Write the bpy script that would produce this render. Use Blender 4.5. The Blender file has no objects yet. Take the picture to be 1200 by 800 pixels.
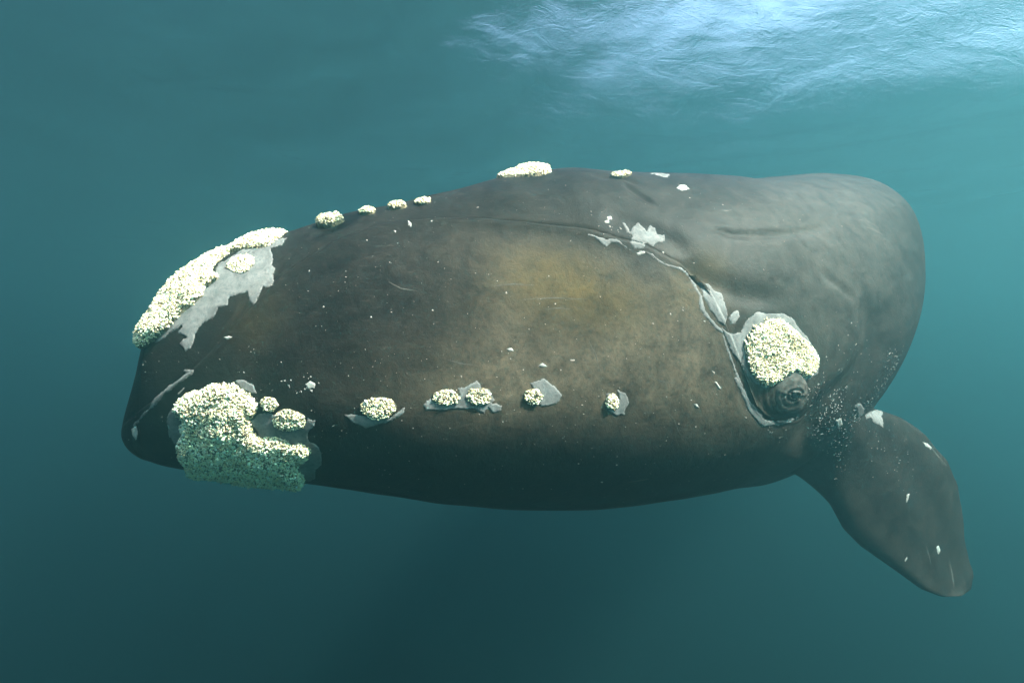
import bpy, math, random
import numpy as np
from mathutils import Vector, noise
from mathutils.bvhtree import BVHTree

rng = np.random.default_rng(7)
random.seed(7)
scene = bpy.context.scene
COL = scene.collection

# ------------------------------------------------------------------ camera
F, CX, CY = 715.0, 600.0, 400.0           # focal length and centre in photograph pixels (1200 x 800)
cam_d = bpy.data.cameras.new('camera')
cam_d.sensor_width = 36.0
cam_d.lens = 36.0 * F / 1200.0
cam_d.clip_start = 0.05
cam_d.clip_end = 1000.0
cam = bpy.data.objects.new('camera', cam_d)
COL.objects.link(cam)
cam.location = (0, 0, 0)
cam.rotation_euler = (math.radians(90), 0, 0)
scene.camera = cam

# ------------------------------------------------------------------ sky, sun, exposure
SUN_DIR = Vector((0.57, -0.29, 0.77)).normalized()      # towards the sun
elev = math.asin(SUN_DIR.z)
azim = math.atan2(SUN_DIR.x, SUN_DIR.y)
world = bpy.data.worlds.new('World')
scene.world = world
world.use_nodes = True
wn = world.node_tree
sky = wn.nodes.new('ShaderNodeTexSky')
sky.sky_type = 'NISHITA'
sky.sun_disc = False
sky.sun_elevation = elev
sky.sun_rotation = azim
sky.dust_density = 7.0
sky.air_density = 1.0
sky.ozone_density = 1.0
bg = wn.nodes['Background']
bg.inputs['Strength'].default_value = 0.12
wn.links.new(sky.outputs[0], bg.inputs['Color'])

sun_d = bpy.data.lights.new('sun', 'SUN')
sun_d.energy = 5.0
sun_d.angle = math.radians(0.6)
sun_d.color = (1.0, 0.93, 0.80)
sun = bpy.data.objects.new('sun', sun_d)
COL.objects.link(sun)
sun.rotation_euler = (-SUN_DIR).to_track_quat('-Z', 'Y').to_euler()

scene.view_settings.view_transform = 'Standard'
scene.view_settings.look = 'None'
scene.view_settings.gamma = 1.0
scene.view_settings.exposure = 2.92
scene.cycles.volume_bounces = 1
scene.cycles.max_bounces = 8
scene.cycles.diffuse_bounces = 2
scene.cycles.glossy_bounces = 2
scene.cycles.transparent_max_bounces = 8
scene.cycles.use_denoising = True
scene.cycles.sample_clamp_indirect = 4.0

SURF_Z = 4.0                               # height of the sea surface above the camera

# ------------------------------------------------------------------ helpers
def tag(o, label=None, cat=None, group=None, kind=None):
    if label: o['label'] = label
    if cat: o['category'] = cat
    if group: o['group'] = group
    if kind: o['kind'] = kind
    return o

def mesh_obj(name, verts, faces, mat, parent=None, smooth=True):
    me = bpy.data.meshes.new(name)
    verts = np.asarray(verts, dtype=np.float32)
    if isinstance(faces, np.ndarray):
        nf, k = faces.shape
        me.vertices.add(len(verts)); me.vertices.foreach_set('co', verts.ravel())
        me.loops.add(nf * k); me.loops.foreach_set('vertex_index', faces.astype(np.int32).ravel())
        me.polygons.add(nf); me.polygons.foreach_set('loop_start', np.arange(0, nf * k, k, dtype=np.int32))
        me.update(calc_edges=True); me.validate()
    else:
        me.from_pydata([tuple(v) for v in verts], [], faces)
    if smooth:
        me.polygons.foreach_set('use_smooth', np.ones(len(me.polygons), dtype=bool))
    me.materials.append(mat)
    o = bpy.data.objects.new(name, me)
    COL.objects.link(o)
    if parent is not None: o.parent = parent
    return o

class NT:
    """tiny node-graph writer"""
    def __init__(self, name):
        self.m = bpy.data.materials.new(name); self.m.use_nodes = True
        self.t = self.m.node_tree; self.t.nodes.clear()
        self.out = self.t.nodes.new('ShaderNodeOutputMaterial')
    def n(self, typ, **kw):
        nd = self.t.nodes.new(typ)
        for k, v in kw.items():
            if k.startswith('_'): setattr(nd, k[1:], v)
        for k, v in kw.items():
            if not k.startswith('_'):
                key = int(k[1:]) if k[0] == 'i' and k[1:].isdigit() else k.replace('__', ' ')
                s = nd.inputs[key]
                if isinstance(v, bpy.types.NodeSocket): self.t.links.new(v, s)
                else: s.default_value = v
        return nd
    def noise(self, scale, detail=4, rough=.55, vec=None, dist=0.0):
        kw = dict(Scale=scale, Detail=detail, Roughness=rough, Distortion=dist)
        if vec is not None: kw['Vector'] = vec
        return self.n('ShaderNodeTexNoise', **kw).outputs['Fac']
    def ramp(self, fac, stops):
        nd = self.n('ShaderNodeValToRGB', Fac=fac)
        cr = nd.color_ramp
        while len(cr.elements) < len(stops): cr.elements.new(.5)
        for e, (p, c) in zip(cr.elements, stops):
            e.position = p; e.color = (*c, 1) if isinstance(c, tuple) else (c, c, c, 1)
        return nd.outputs['Color']
    def mix(self, fac, a, b, blend='MIX'):
        nd = self.n('ShaderNodeMix', _data_type='RGBA', _blend_type=blend)
        for i, v in ((0, fac), (6, a), (7, b)):
            if isinstance(v, bpy.types.NodeSocket): self.t.links.new(v, nd.inputs[i])
            else: nd.inputs[i].default_value = (*v, 1) if isinstance(v, tuple) else v
        return nd.outputs[2]
    def math(self, op, a, b=0.0):
        nd = self.n('ShaderNodeMath', _operation=op)
        for i, v in ((0, a), (1, b)):
            if isinstance(v, bpy.types.NodeSocket): self.t.links.new(v, nd.inputs[i])
            else: nd.inputs[i].default_value = v
        return nd.outputs[0]
    def surf(self, sock): self.t.links.new(sock, self.out.inputs['Surface']); return self.m

# ------------------------------------------------------------------ materials
def mat_skin():
    g = NT('whale_skin')
    co = g.n('ShaderNodeTexCoord').outputs['Object']
    at = g.n('ShaderNodeAttribute', _attribute_name='stain_light')
    sep = g.n('ShaderNodeSeparateColor', Color=at.outputs['Color']).outputs
    big = g.noise(1.3, 5, .6, co, .4)
    mid = g.noise(7, 8, .68, co, .6)
    fine = g.noise(42, 6, .7, co)
    base = g.mix(g.ramp(big, [(.3, 0.0), (.7, 1.0)]), (.006, .0052, .0048), (.012, .0098, .0085))
    base = g.mix(g.ramp(mid, [(.42, 0.0), (.75, .75)]), base, (.021, .017, .014))
    # mottled pale bloom: worn skin and part of the frontal highlight, painted in
    mott = g.math('MULTIPLY', sep[0], g.ramp(g.math('ADD', g.math('MULTIPLY', mid, .8), g.math('MULTIPLY', fine, .2)), [(.30, .10), (.68, 1.0)]))
    base = g.mix(mott, base, (.116, .088, .060))
    # brown-yellow film of algae
    alg = g.math('MULTIPLY', sep[1], g.ramp(g.math('ADD', g.math('MULTIPLY', mid, .5), g.math('MULTIPLY', big, .5)), [(.36, .25), (.6, 1.0)]))
    base = g.mix(alg, base, (.085, .058, .024))
    # grey worn body
    gr = g.math('MULTIPLY', sep[2], g.ramp(mid, [(.35, .35), (.65, 1.0)]))
    base = g.mix(gr, base, (.054, .047, .040))
    # fine scratches and pores
    st = g.n('ShaderNodeMapping', Vector=co, Scale=(1.2, 1.2, 26)).outputs[0]
    scr = g.ramp(g.noise(9, 3, .6, st, 1.5), [(.62, 0.0), (.74, .5)])
    base = g.mix(scr, base, (.06, .057, .05))
    base = g.mix(g.ramp(fine, [(.3, .45), (.5, 0.0)]), base, (.012, .011, .011))
    dot = g.noise(130, 3, .6, co)
    base = g.mix(g.ramp(dot, [(.60, 0.0), (.70, .16)]), base, (.085, .075, .063))          # pale pores
    wv = g.n('ShaderNodeMapping', Vector=co, Scale=(2.0, 2.0, 14), Rotation=(.2, .5, .3)).outputs[0]
    rake = g.ramp(g.noise(5, 4, .65, wv, 2.2), [(.60, 0.0), (.68, .18), (.72, .0)])
    base = g.mix(rake, base, (.14, .125, .105))                                               # healed rakes
    h = g.math('ADD', g.math('MULTIPLY', mid, .6), g.math('ADD', g.math('MULTIPLY', fine, .3), g.math('MULTIPLY', dot, .12)))
    bump = g.n('ShaderNodeBump', Strength=.32, Distance=.02, Height=h)
    p = g.n('ShaderNodeBsdfPrincipled', Roughness=.45, IOR=1.11)
    g.t.links.new(base, p.inputs['Base Color']); g.t.links.new(bump.outputs[0], p.inputs['Normal'])
    return g.surf(p.outputs[0])

def mat_simple(name, c1, c2, scale, rough, bump=.3, dist=.005):
    g = NT(name)
    co = g.n('ShaderNodeTexCoord').outputs['Object']
    n = g.noise(scale, 6, .65, co, .5)
    c = g.mix(g.ramp(n, [(.35, 0.0), (.65, 1.0)]), c1, c2)
    b = g.n('ShaderNodeBump', Strength=bump, Distance=dist, Height=n)
    p = g.n('ShaderNodeBsdfPrincipled', Roughness=rough, IOR=1.2)
    g.t.links.new(c, p.inputs['Base Color']); g.t.links.new(b.outputs[0], p.inputs['Normal'])
    return g.surf(p.outputs[0])

def mat_lice():
    g = NT('whale_lice')
    at = g.n('ShaderNodeAttribute', _attribute_name='tint').outputs['Color']
    p = g.n('ShaderNodeBsdfPrincipled', Roughness=.7)
    g.t.links.new(at, p.inputs['Base Color'])
    return g.surf(p.outputs[0])

M_SKIN = mat_skin()
def mat_peel():
    g = NT('peeling_skin')
    co = g.n('ShaderNodeTexCoord').outputs['Object']
    n = g.noise(14, 8, .68, co, .6); f_ = g.noise(70, 5, .65, co)
    ed = g.n('ShaderNodeAttribute', _attribute_name='edge').outputs['Fac']
    pale = g.mix(g.ramp(n, [(.35, 0.0), (.65, 1.0)]), (.10, .098, .094), (.20, .194, .185))
    pale = g.mix(g.ramp(f_, [(.32, .55), (.5, 0.0)]), pale, (.045, .042, .040))
    worn = g.ramp(g.math('ADD', ed, g.math('MULTIPLY', f_, .55)), [(.20, 0.0), (.36, 1.0)])
    c = g.mix(worn, (.018, .016, .0145), pale)
    b_ = g.n('ShaderNodeBump', Strength=.4, Distance=.006, Height=n)
    p = g.n('ShaderNodeBsdfPrincipled', Roughness=.6, IOR=1.1)
    g.t.links.new(c, p.inputs['Base Color']); g.t.links.new(b_.outputs[0], p.inputs['Normal'])
    return g.surf(p.outputs[0])
M_PEEL = mat_peel()
M_FLAKE = mat_simple('skin_flake', (.20, .195, .18), (.36, .345, .31), 30, .6)
M_CALL = mat_simple('callosity_horn', (.07, .055, .035), (.30, .25, .16), 40, .85, .8, .02)
M_LICE = mat_lice()
M_LID = mat_simple('eyelid_skin', (.025, .022, .019), (.085, .076, .066), 26, .55)
g = NT('eyeball'); p = g.n('ShaderNodeBsdfPrincipled', Roughness=.08)
p.inputs['Base Color'].default_value = (.008, .008, .009, 1)
M_EYE = g.surf(p.outputs[0])

def mat_surface():
    g = NT('sea_surface')
    co = g.n('ShaderNodeTexCoord').outputs['Object']
    st = g.n('ShaderNodeMapping', Vector=co, Scale=(1.0, 1.6, 1.0), Rotation=(0, 0, .5)).outputs[0]
    n1 = g.noise(1.7, 3, .55, st, 1.2)
    rid = g.math('SUBTRACT', 1.0, g.math('MULTIPLY', g.math('ABSOLUTE', g.math('SUBTRACT', n1, .5)), 5.0))   # sharp little crests
    rid = g.math('POWER', g.math('MAXIMUM', rid, 0.0), 6.0)
    n2 = g.noise(.7, 3, .5, co, .4)
    far = g.n('ShaderNodeMapping', Vector=co, Location=(-5.6 / 7.5, -9.0 / 7.5, -SURF_Z / 7.5), Scale=(1 / 7.5, 1 / 7.5, 1 / 7.5)).outputs[0]
    glow_patch = g.ramp(g.n('ShaderNodeTexGradient', _gradient_type='SPHERICAL', Vector=far).outputs['Fac'], [(.0, .03), (.55, 1.0)])   # ruffled patch added and sized for the glow and glints
    pat = g.math('MULTIPLY', glow_patch, g.ramp(g.noise(.33, 2, .5, co), [(.38, .5), (.60, 1.0)]))
    cap = g.noise(55, 2, .5, co)                                                          # capillary ripples finer than a pixel, added to soften the sky glow
    h = g.math('ADD', g.math('MULTIPLY', pat, g.math('ADD', g.math('ADD', g.math('MULTIPLY', n1, .12), g.math('MULTIPLY', cap, .075)), g.math('MULTIPLY', rid, .024))), g.math('MULTIPLY', n2, .6))
    b = g.n('ShaderNodeBump', Strength=1.0, Distance=.16, Height=h)
    fr = g.n('ShaderNodeFresnel', IOR=1.33); g.t.links.new(b.outputs[0], fr.inputs['Normal'])
    tr = g.n('ShaderNodeBsdfTransparent'); tr.inputs['Color'].default_value = (.98, .99, 1, 1)
    gl = g.n('ShaderNodeBsdfGlossy', Roughness=.05); g.t.links.new(b.outputs[0], gl.inputs['Normal'])
    mx = g.n('ShaderNodeMixShader')
    g.t.links.new(fr.outputs[0], mx.inputs[0]); g.t.links.new(tr.outputs[0], mx.inputs[1]); g.t.links.new(gl.outputs[0], mx.inputs[2])
    return g.surf(mx.outputs[0])
M_SURF = mat_surface()
M_BED = mat_simple('seabed_sand', (.030, .034, .026), (.060, .060, .045), .6, .9)

# ------------------------------------------------------------------ the water: surface, sea bed, volume
def wave(x, y):
    z = np.zeros_like(x)
    r = np.random.default_rng(3)
    for k in range(26):
        lam = 0.45 * 1.19 ** k if k < 14 else 0.45 * 1.19 ** r.uniform(0, 13)
        a = r.normal(0.6, 0.7)
        ph = r.uniform(0, 6.28)
        z = z + 0.0055 * lam ** .85 * np.sin(2 * np.pi / lam * (x * np.cos(a) + y * np.sin(a)) + ph + 0.8 * np.sin(y * .35 + x * .21 + ph))
    # an added steeper swell, tilted towards the camera so bright sky glows through
    u = (x - 5.6) * .55 + (y - 7.0) * .835
    z = z - .60 * np.sin(2 * np.pi / 11.0 * u) * np.exp(-(((x - 5.6) / 6.5) ** 2 + ((y - 7.0) / 4.5) ** 2))
    return z
def grid(xs, ys, zf):
    X, Y = np.meshgrid(xs, ys, indexing='ij')
    V = np.stack([X, Y, zf(X, Y)], -1).reshape(-1, 3)
    n, m = len(xs), len(ys)
    i = (np.arange(n - 1)[:, None] * m + np.arange(m - 1)[None]).ravel()
    return V, np.stack([i, i + m, i + m + 1, i + 1], -1)
def graded(lo, hi, n, p=1.0):
    t = np.linspace(-1, 1, n); c = np.sign(t) * np.abs(t) ** p
    return np.where(c < 0, -c * lo, c * hi)
V, Fc = grid(graded(-150, 150, 420, 2.6), graded(-90, 220, 460, 2.8), lambda x, y: SURF_Z + wave(x, y))
surf = mesh_obj('water_surface', V, Fc, M_SURF)
tag(surf, 'rippled underside of the sea surface with bright glints above the whale', 'water', kind='structure')
BED_Z = -22.0
V, Fc = grid(graded(-150, 150, 90, 1.5), graded(-90, 220, 90, 1.5), lambda x, y: BED_Z + .5 * np.sin(x * .3) * np.cos(y * .23) + .2 * np.sin(x * 1.1 + y * .7))
bed = mesh_obj('seabed', V, Fc, M_BED)
tag(bed, 'dim sandy sea bed far below the whale, lost in murk', 'seabed', kind='structure')

g = NT('sea_water')
pv = g.n('ShaderNodeVolumePrincipled')
pv.inputs['Color'].default_value = (.125, .352, .392, 1)
pv.inputs['Density'].default_value = .096
pv.inputs['Anisotropy'].default_value = .82
pv.inputs['Absorption Color'].default_value = (0, .03, .05, 1)
g.t.links.new(pv.outputs[0], g.out.inputs['Volume'])
bx = np.array([(x, y, z) for x in (-152, 152) for y in (-92, 222) for z in (BED_Z - 1.5, SURF_Z + .9)], float)
hz = mesh_obj('haze', bx, [(0, 1, 3, 2), (4, 6, 7, 5), (0, 4, 5, 1), (2, 3, 7, 6), (0, 2, 6, 4), (1, 5, 7, 3)], g.m, smooth=False)
tag(hz, 'murky blue-green sea water around the whale', 'water', kind='stuff')

# ------------------------------------------------------------------ the whale's body
def sp(xs, ys, x):
    """monotone cubic through control values"""
    xs = np.asarray(xs, float); ys = np.asarray(ys, float); h = np.diff(xs); d = np.diff(ys) / h
    m = np.zeros_like(ys)
    for i in range(1, len(xs) - 1):
        if d[i - 1] * d[i] > 0:
            w1 = 2 * h[i] + h[i - 1]; w2 = h[i] + 2 * h[i - 1]
            m[i] = (w1 + w2) / (w1 / d[i - 1] + w2 / d[i])
    m[0] = d[0]; m[-1] = d[-1]
    x = np.clip(x, xs[0], xs[-1]); i = np.clip(np.searchsorted(xs, x) - 1, 0, len(h) - 1)
    t = (x - xs[i]) / h[i]
    return ys[i] * (1 + 2 * t) * (1 - t) ** 2 + m[i] * h[i] * t * (1 - t) ** 2 + ys[i + 1] * t * t * (3 - 2 * t) + m[i + 1] * h[i] * t * t * (t - 1)

# spine in plan (metres) and half width, snout to tail
PLAN = np.array([(-2.33,3.62,.04),(-2.2,3.66,.26),(-1.95,3.72,.46),(-1.6,3.82,.63),(-.8,4.03,.86),(0,4.27,.98),(.8,4.5,1.06),(1.5,4.85,1.14),(2.1,5.38,1.22),(2.6,6.12,1.28),(2.98,7.0,1.32),(3.25,8,1.32),(3.35,9,1.2),(3.3,10.2,.92),(3.05,11.5,.58),(2.55,12.7,.32),(2.3,13.6,.2),(2.05,14.4,.05)])
SEG = np.r_[0, np.cumsum(np.hypot(*np.diff(PLAN[:, :2], axis=0).T))]
LEN = SEG[-1]
# heights along the body: station, back, belly; then station and height of the lip line
S_ = [0.0, 0.006, 0.017, 0.031, 0.048, 0.067, 0.088, 0.111, 0.135, 0.161, 0.189, 0.249, 0.347, 0.457, 0.576, 0.703, 0.839, 0.983, 1.134, 1.292, 1.457, 1.628, 1.806, 1.989, 2.178, 2.374, 2.574, 2.78, 2.991, 3.207, 3.428, 3.654, 3.885, 4.12, 4.36, 4.605, 4.854, 5.107, 5.364, 5.626, 5.892, 6.162, 6.436, 6.713, 6.995, 7.28, 7.57, 7.863, 8.159, 8.46, 8.764, 9.071, 9.382, 9.697, 10.015, 10.336, 10.66, 10.988, 11.32, 11.654, 11.992, 12.333, 12.677, 13.025, 13.375, 13.729, 14.085, 14.325]
ZT = [-0.549, -0.549, -0.528, -0.458, -0.391, -0.326, -0.261, -0.184, -0.101, 0.022, 0.129, 0.228, 0.359, 0.464, 0.531, 0.591, 0.643, 0.693, 0.749, 0.81, 0.856, 0.897, 0.955, 1.009, 1.078, 1.141, 1.178, 1.218, 1.217, 1.218, 1.234, 1.249, 1.265, 1.284, 1.304, 1.359, 1.421, 1.486, 1.543, 1.602, 1.671, 1.748, 1.823, 1.884, 1.944, 1.995, 2.02, 2.002, 1.949, 1.876, 1.788, 1.651, 1.49, 1.34, 1.227, 1.127, 1.036, 0.949, 0.864, 0.784, 0.707, 0.634, 0.564, 0.498, 0.438, 0.384, 0.334, 0.3]
ZB = [-0.566, -0.565, -0.565, -0.592, -0.631, -0.653, -0.667, -0.684, -0.698, -0.708, -0.718, -0.739, -0.763, -0.784, -0.805, -0.828, -0.85, -0.871, -0.894, -0.93, -0.968, -1.003, -1.039, -1.067, -1.095, -1.119, -1.136, -1.151, -1.158, -1.158, -1.154, -1.153, -1.154, -1.173, -1.199, -1.231, -1.263, -1.258, -1.02, -0.768, -0.711, -0.68, -0.663, -0.661, -0.675, -0.697, -0.718, -0.739, -0.762, -0.778, -0.779, -0.769, -0.752, -0.729, -0.689, -0.605, -0.497, -0.391, -0.304, -0.221, -0.14, -0.064, 0.007, 0.074, 0.131, 0.178, 0.221, 0.25]
SL = [0.0, 0.006, 0.017, 0.031, 0.048, 0.067, 0.088, 0.111, 0.135, 0.161, 0.189, 0.249, 0.347, 0.457, 0.576, 0.703, 0.839, 0.983, 1.134, 1.292, 1.457, 1.628, 1.806, 1.989, 2.178, 2.374, 2.507, 2.574, 2.642, 2.711, 2.78, 2.85, 2.92, 2.991, 3.062, 3.135, 3.207, 3.28, 3.354, 3.428, 3.503, 3.578, 3.654, 3.731, 3.808, 3.885, 3.963, 4.041, 4.12, 4.2, 4.28, 4.36, 4.441, 4.523, 4.605, 4.687, 4.77, 4.854, 4.938, 5.022, 5.107, 5.192, 5.278, 5.803, 6.344, 6.901, 7.473, 8.06, 8.662, 9.278, 9.908, 10.552, 11.209, 11.879, 12.562, 13.258, 13.966, 14.325]
ZL = [-0.549, -0.549, -0.53, -0.496, -0.492, -0.478, -0.459, -0.441, -0.427, -0.413, -0.396, -0.358, -0.286, -0.201, -0.08, 0.061, 0.207, 0.37, 0.483, 0.585, 0.661, 0.707, 0.718, 0.713, 0.698, 0.685, 0.668, 0.658, 0.647, 0.63, 0.609, 0.589, 0.565, 0.54, 0.493, 0.441, 0.351, 0.188, -0.029, -0.25, -0.382, -0.456, -0.491, -0.491, -0.473, -0.454, -0.436, -0.418, -0.399, -0.381, -0.362, -0.348, -0.343, -0.337, -0.332, -0.327, -0.321, -0.316, -0.311, -0.305, -0.3, -0.294, -0.288, -0.254, -0.219, -0.183, -0.146, -0.107, -0.068, -0.028, 0.013, 0.055, 0.097, 0.141, 0.185, 0.231, 0.277, 0.3]

s = np.r_[.020, .024, np.arange(.028, .2, .010), np.arange(.2, 5.6, .0125), np.arange(5.6, LEN - .02, .05), LEN]
def gsm(a, lo, n):
    for _ in range(n):
        b = a.copy(); b[1:-1] = .25 * a[:-2] + .5 * a[1:-1] + .25 * a[2:]
        a = np.where(s > lo, b, a)
    return a
NS = len(s)
half = np.maximum(sp(SEG, PLAN[:, 2], s), .02)
zt, zb, zl = sp(S_, ZT, s), sp(S_, ZB, s), sp(SL, ZL, s)
zb = gsm(zb, 4.7, 500)
zt = gsm(zt, .35, 60)
zl = gsm(zl, .3, 6)
zm = zb + (zt - zb) * np.interp(s, [0, .6, 2.5, 4.2, 5.5, 8, 14.4], [.45, .40, .40, .46, .58, .58, .55])
zm = gsm(zm, 3.6, 120)
# ragged lip edge towards the corner of the mouth
rag = np.interp(s, [0, 1.9, 2.4, 3.2, 3.6, 3.8], [0, 0, .010, .012, .006, 0])
zl = zl + rag * np.array([noise.noise((q * 9, 0, 3.3)) + .6 * noise.noise((q * 27, 1, 0)) for q in s])
step = np.interp(s, [0, .1, .5, 1.5, 2.6, 3.1, 3.6, 4.1], [0, .012, .035, .065, .050, .020, .008, 0])
lipw = np.interp(s, [0, .4, .9, 2.4, 3.0, 3.6, 3.8], [0, .3, 1, 1, .45, .3, 0])
nb = np.interp(s, [0, 3.7, 4.8, 8, 12], [2.15, 2.15, 1.5, 1.7, 2.])
nt = np.interp(s, [0, 4.2, 6.2, 9, 12], [2.1, 2.1, 3.2, 2.7, 2.1])
cx, cy = sp(SEG, PLAN[:, 0], s), sp(SEG, PLAN[:, 1], s)
tx, ty = np.gradient(cx, s), np.gradient(cy, s)
tx, ty = gsm(tx, .1, 200), gsm(ty, .1, 200)
nrm = np.hypot(tx, ty); tx, ty = tx / nrm, ty / nrm
nx, ny = ty, -tx                            # lateral axis, towards the side the camera sees
NJ, NU = 96, 88
NH = NJ + NU
f = np.clip(np.where(zl >= zm, (zl - zm) / (zt - zm), (zl - zm) / (zm - zb)), -.97, .97)
thl = np.where(f >= 0, np.arcsin(np.abs(f) ** (nt / 2)), -np.arcsin(np.abs(f) ** (nb / 2)))
a = (np.linspace(0, 1, NJ) ** .85)[None]; a = 1 - (1 - np.linspace(0, 1, NJ)[None]) ** 1.15
b = np.linspace(.03, 1, NU)[None] ** 1.2
def ev(th):
    sn, cs = np.sin(th), np.clip(np.cos(th), 0, 1); up = sn >= 0
    z = np.where(up, zm[:, None] + (zt - zm)[:, None] * np.abs(sn) ** (2 / nt[:, None]), zm[:, None] - (zm - zb)[:, None] * np.abs(sn) ** (2 / nb[:, None]))
    return half[:, None] * np.where(up, cs ** (2 / nt[:, None]), cs ** (2 / nb[:, None])), z
w1, z1 = ev(-np.pi / 2 + (thl[:, None] + np.pi / 2) * a)
w2, z2 = ev(thl[:, None] + (np.pi / 2 - thl[:, None]) * b)
w2 = w2 - step[:, None] * (1 - b) ** 1.5 * np.clip(w2 / .1, 0, 1)
# rolled lip margin, and a crevice behind it
dl = z1[:, -1:] - z1
w1 = w1 + lipw[:, None] * .020 * np.exp(-(dl / .05) ** 2) * np.clip(w1 / .1, 0, 1)
crev = np.exp(-(b * 90 / 2.2) ** 2)
w2 = w2 - lipw[:, None] * .014 * crev * np.clip(w2 / .1, 0, 1)
z2 = z2 - lipw[:, None] * .022 * crev
Wd = np.c_[w1, w2]; Wd[:, 0] = 0; Wd[:, -1] = 0
Zd = np.c_[z1, z2]
N3 = np.stack([cx[:, None] + nx[:, None] * Wd, cy[:, None] + ny[:, None] * Wd, Zd], -1)

def to_px(p): return CX + F * p[..., 0] / p[..., 1], CY - F * p[..., 2] / p[..., 1]
def grid_normals(G):
    n = np.cross(np.gradient(G, axis=0), np.gradient(G, axis=1))
    n /= np.linalg.norm(n, axis=-1, keepdims=True) + 1e-12
    return n
nor = grid_normals(N3)
if (nor[NS // 3, NH // 3] * np.array([nx[NS // 3], ny[NS // 3], 0])).sum() < 0: nor = -nor
U, Vp = to_px(N3)
face = -(nor * N3).sum(-1) / np.linalg.norm(N3, axis=-1)
vis = (face > .02) & (s < 7.5)[:, None]
ppm = F / N3[..., 1]                        # pixels per metre at each vertex

def seg_dist(pu, pv, line):
    """distance in pixels to a polyline, and the position along it 0..1"""
    best = np.full(pu.shape, 1e9); pos = np.zeros(pu.shape); n = len(line) - 1
    for k in range(n):
        ax, ay = line[k]; bx_, by_ = line[k + 1]; dx, dy = bx_ - ax, by_ - ay
        t = np.clip(((pu - ax) * dx + (pv - ay) * dy) / (dx * dx + dy * dy + 1e-9), 0, 1)
        d = np.hypot(pu - ax - t * dx, pv - ay - t * dy)
        m = d < best; best = np.where(m, d, best); pos = np.where(m, (k + t) / n, pos)
    return best, pos

disp = np.zeros(U.shape)
# folds and creases of the skin (outline on the flank, width in pixels, depth in metres)
FOLDS = [([(828, 268), (860, 275), (900, 276), (945, 270), (976, 262)], 3.2, .022),
         ([(795, 308), (830, 330), (870, 345), (930, 352)], 13, .030),
         ([(1012, 345), (1030, 372), (1028, 405), (1005, 445), (975, 478), (950, 512), (938, 545)], 15, .070),
         ([(960, 315), (985, 335), (1005, 352)], 4, .016),
         ([(905, 232), (935, 262), (985, 280)], 14, .008),
         ([(925, 225), (960, 300), (990, 330)], 20, .010),
         ([(700, 250), (760, 268), (815, 300)], 12, .020),
         ([(728, 210), (745, 225), (768, 240)], 3, .016),
         ([(690, 205), (730, 206), (752, 216)], 3, .018),
         ([(560, 228), (640, 232), (700, 222)], 14, -.012),
         ([(862, 430), (880, 478), (915, 498), (955, 480), (968, 450)], 9, .010),
         ([(350, 292), (320, 322), (290, 352), (262, 392), (232, 428)], 3.5, .012),
         ([(148, 492), (156, 486), (158, 500), (162, 512)], 3, .014)]
for ln, wd, dp in FOLDS:
    d, t = seg_dist(U, Vp, ln)
    disp -= np.where(vis, dp * np.exp(-(d / wd) ** 2) * np.clip(np.sin(np.pi * np.clip(t, .02, .98)) * 1.6, 0, 1), 0)
# raised brow and mound round the eye, with ring wrinkles
EYE = (929, 462)
de = np.hypot((U - EYE[0]) / 1.12, Vp - EYE[1])
disp += np.where(vis, .030 * np.exp(-(de / 24) ** 2), 0)
disp += np.where(vis & (de < 46), .0045 * np.sin(de * .95) * np.exp(-((de - 26) / 12) ** 2), 0)
# slow unevenness of the blubber
und = np.array([noise.noise(Vector(p) * .9) for p in N3.reshape(-1, 3)]).reshape(U.shape) * .015
und += np.array([noise.noise(Vector(p) * 3.4) for p in N3.reshape(-1, 3)]).reshape(U.shape) * .006
amp = np.interp(s, [0, .4, 1.2], [0, .3, 1])[:, None]
disp += und * amp
N3 = N3 + nor * disp[..., None]
# the centre line stays in the plane of symmetry
for j in (0, NH - 1):
    l = (N3[:, j, 0] - cx) * nx + (N3[:, j, 1] - cy) * ny
    N3[:, j, 0] -= l * nx; N3[:, j, 1] -= l * ny
lat = (N3[..., 0] - cx[:, None]) * nx[:, None] + (N3[..., 1] - cy[:, None]) * ny[:, None]
N3[..., 0] += np.where(lat < 0, -lat, 0) * nx[:, None]; N3[..., 1] += np.where(lat < 0, -lat, 0) * ny[:, None]
lat = np.maximum(lat, 0)
F3 = N3.copy()
F3[..., 0] -= 2 * lat * nx[:, None]; F3[..., 1] -= 2 * lat * ny[:, None]
U, Vp = to_px(N3)
nor = grid_normals(N3)
if (nor[NS // 3, NH // 3] * np.array([nx[NS // 3], ny[NS // 3], 0])).sum() < 0: nor = -nor
face = -(nor * N3).sum(-1) / np.linalg.norm(N3, axis=-1)

# worn and stained skin, plus frontal highlight painted as pale tone: (x, y, rx, ry, turn in degrees, amount, channel)
STAINS_LIGHT = [(660, 445, 150, 62, -8, .9, 0), (770, 410, 80, 90, 20, .75, 0), (585, 400, 60, 100, 10, .4, 0), (840, 470, 60, 60, 0, .5, 0),
          (490, 450, 90, 40, 0, .25, 0), (800, 360, 40, 40, 0, .5, 0), (600, 300, 120, 40, 0, .2, 0), (880, 520, 80, 40, 0, .3, 0),
          (680, 345, 85, 44, 8, .9, 1), (640, 320, 55, 28, 0, .45, 1), (810, 340, 26, 22, 40, .7, 1), (835, 310, 24, 18, 40, .6, 1), (300, 375, 36, 26, -50, .25, 1),
          (880, 300, 110, 70, 0, .55, 2), (1000, 300, 90, 100, 0, .8, 2), (960, 230, 90, 40, 0, .7, 2), (760, 230, 80, 30, 0, .25, 2), (960, 420, 60, 60, 0, .4, 2), (985, 510, 40, 30, 0, .5, 2)]
stain_light = np.zeros(U.shape + (3,))
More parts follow.
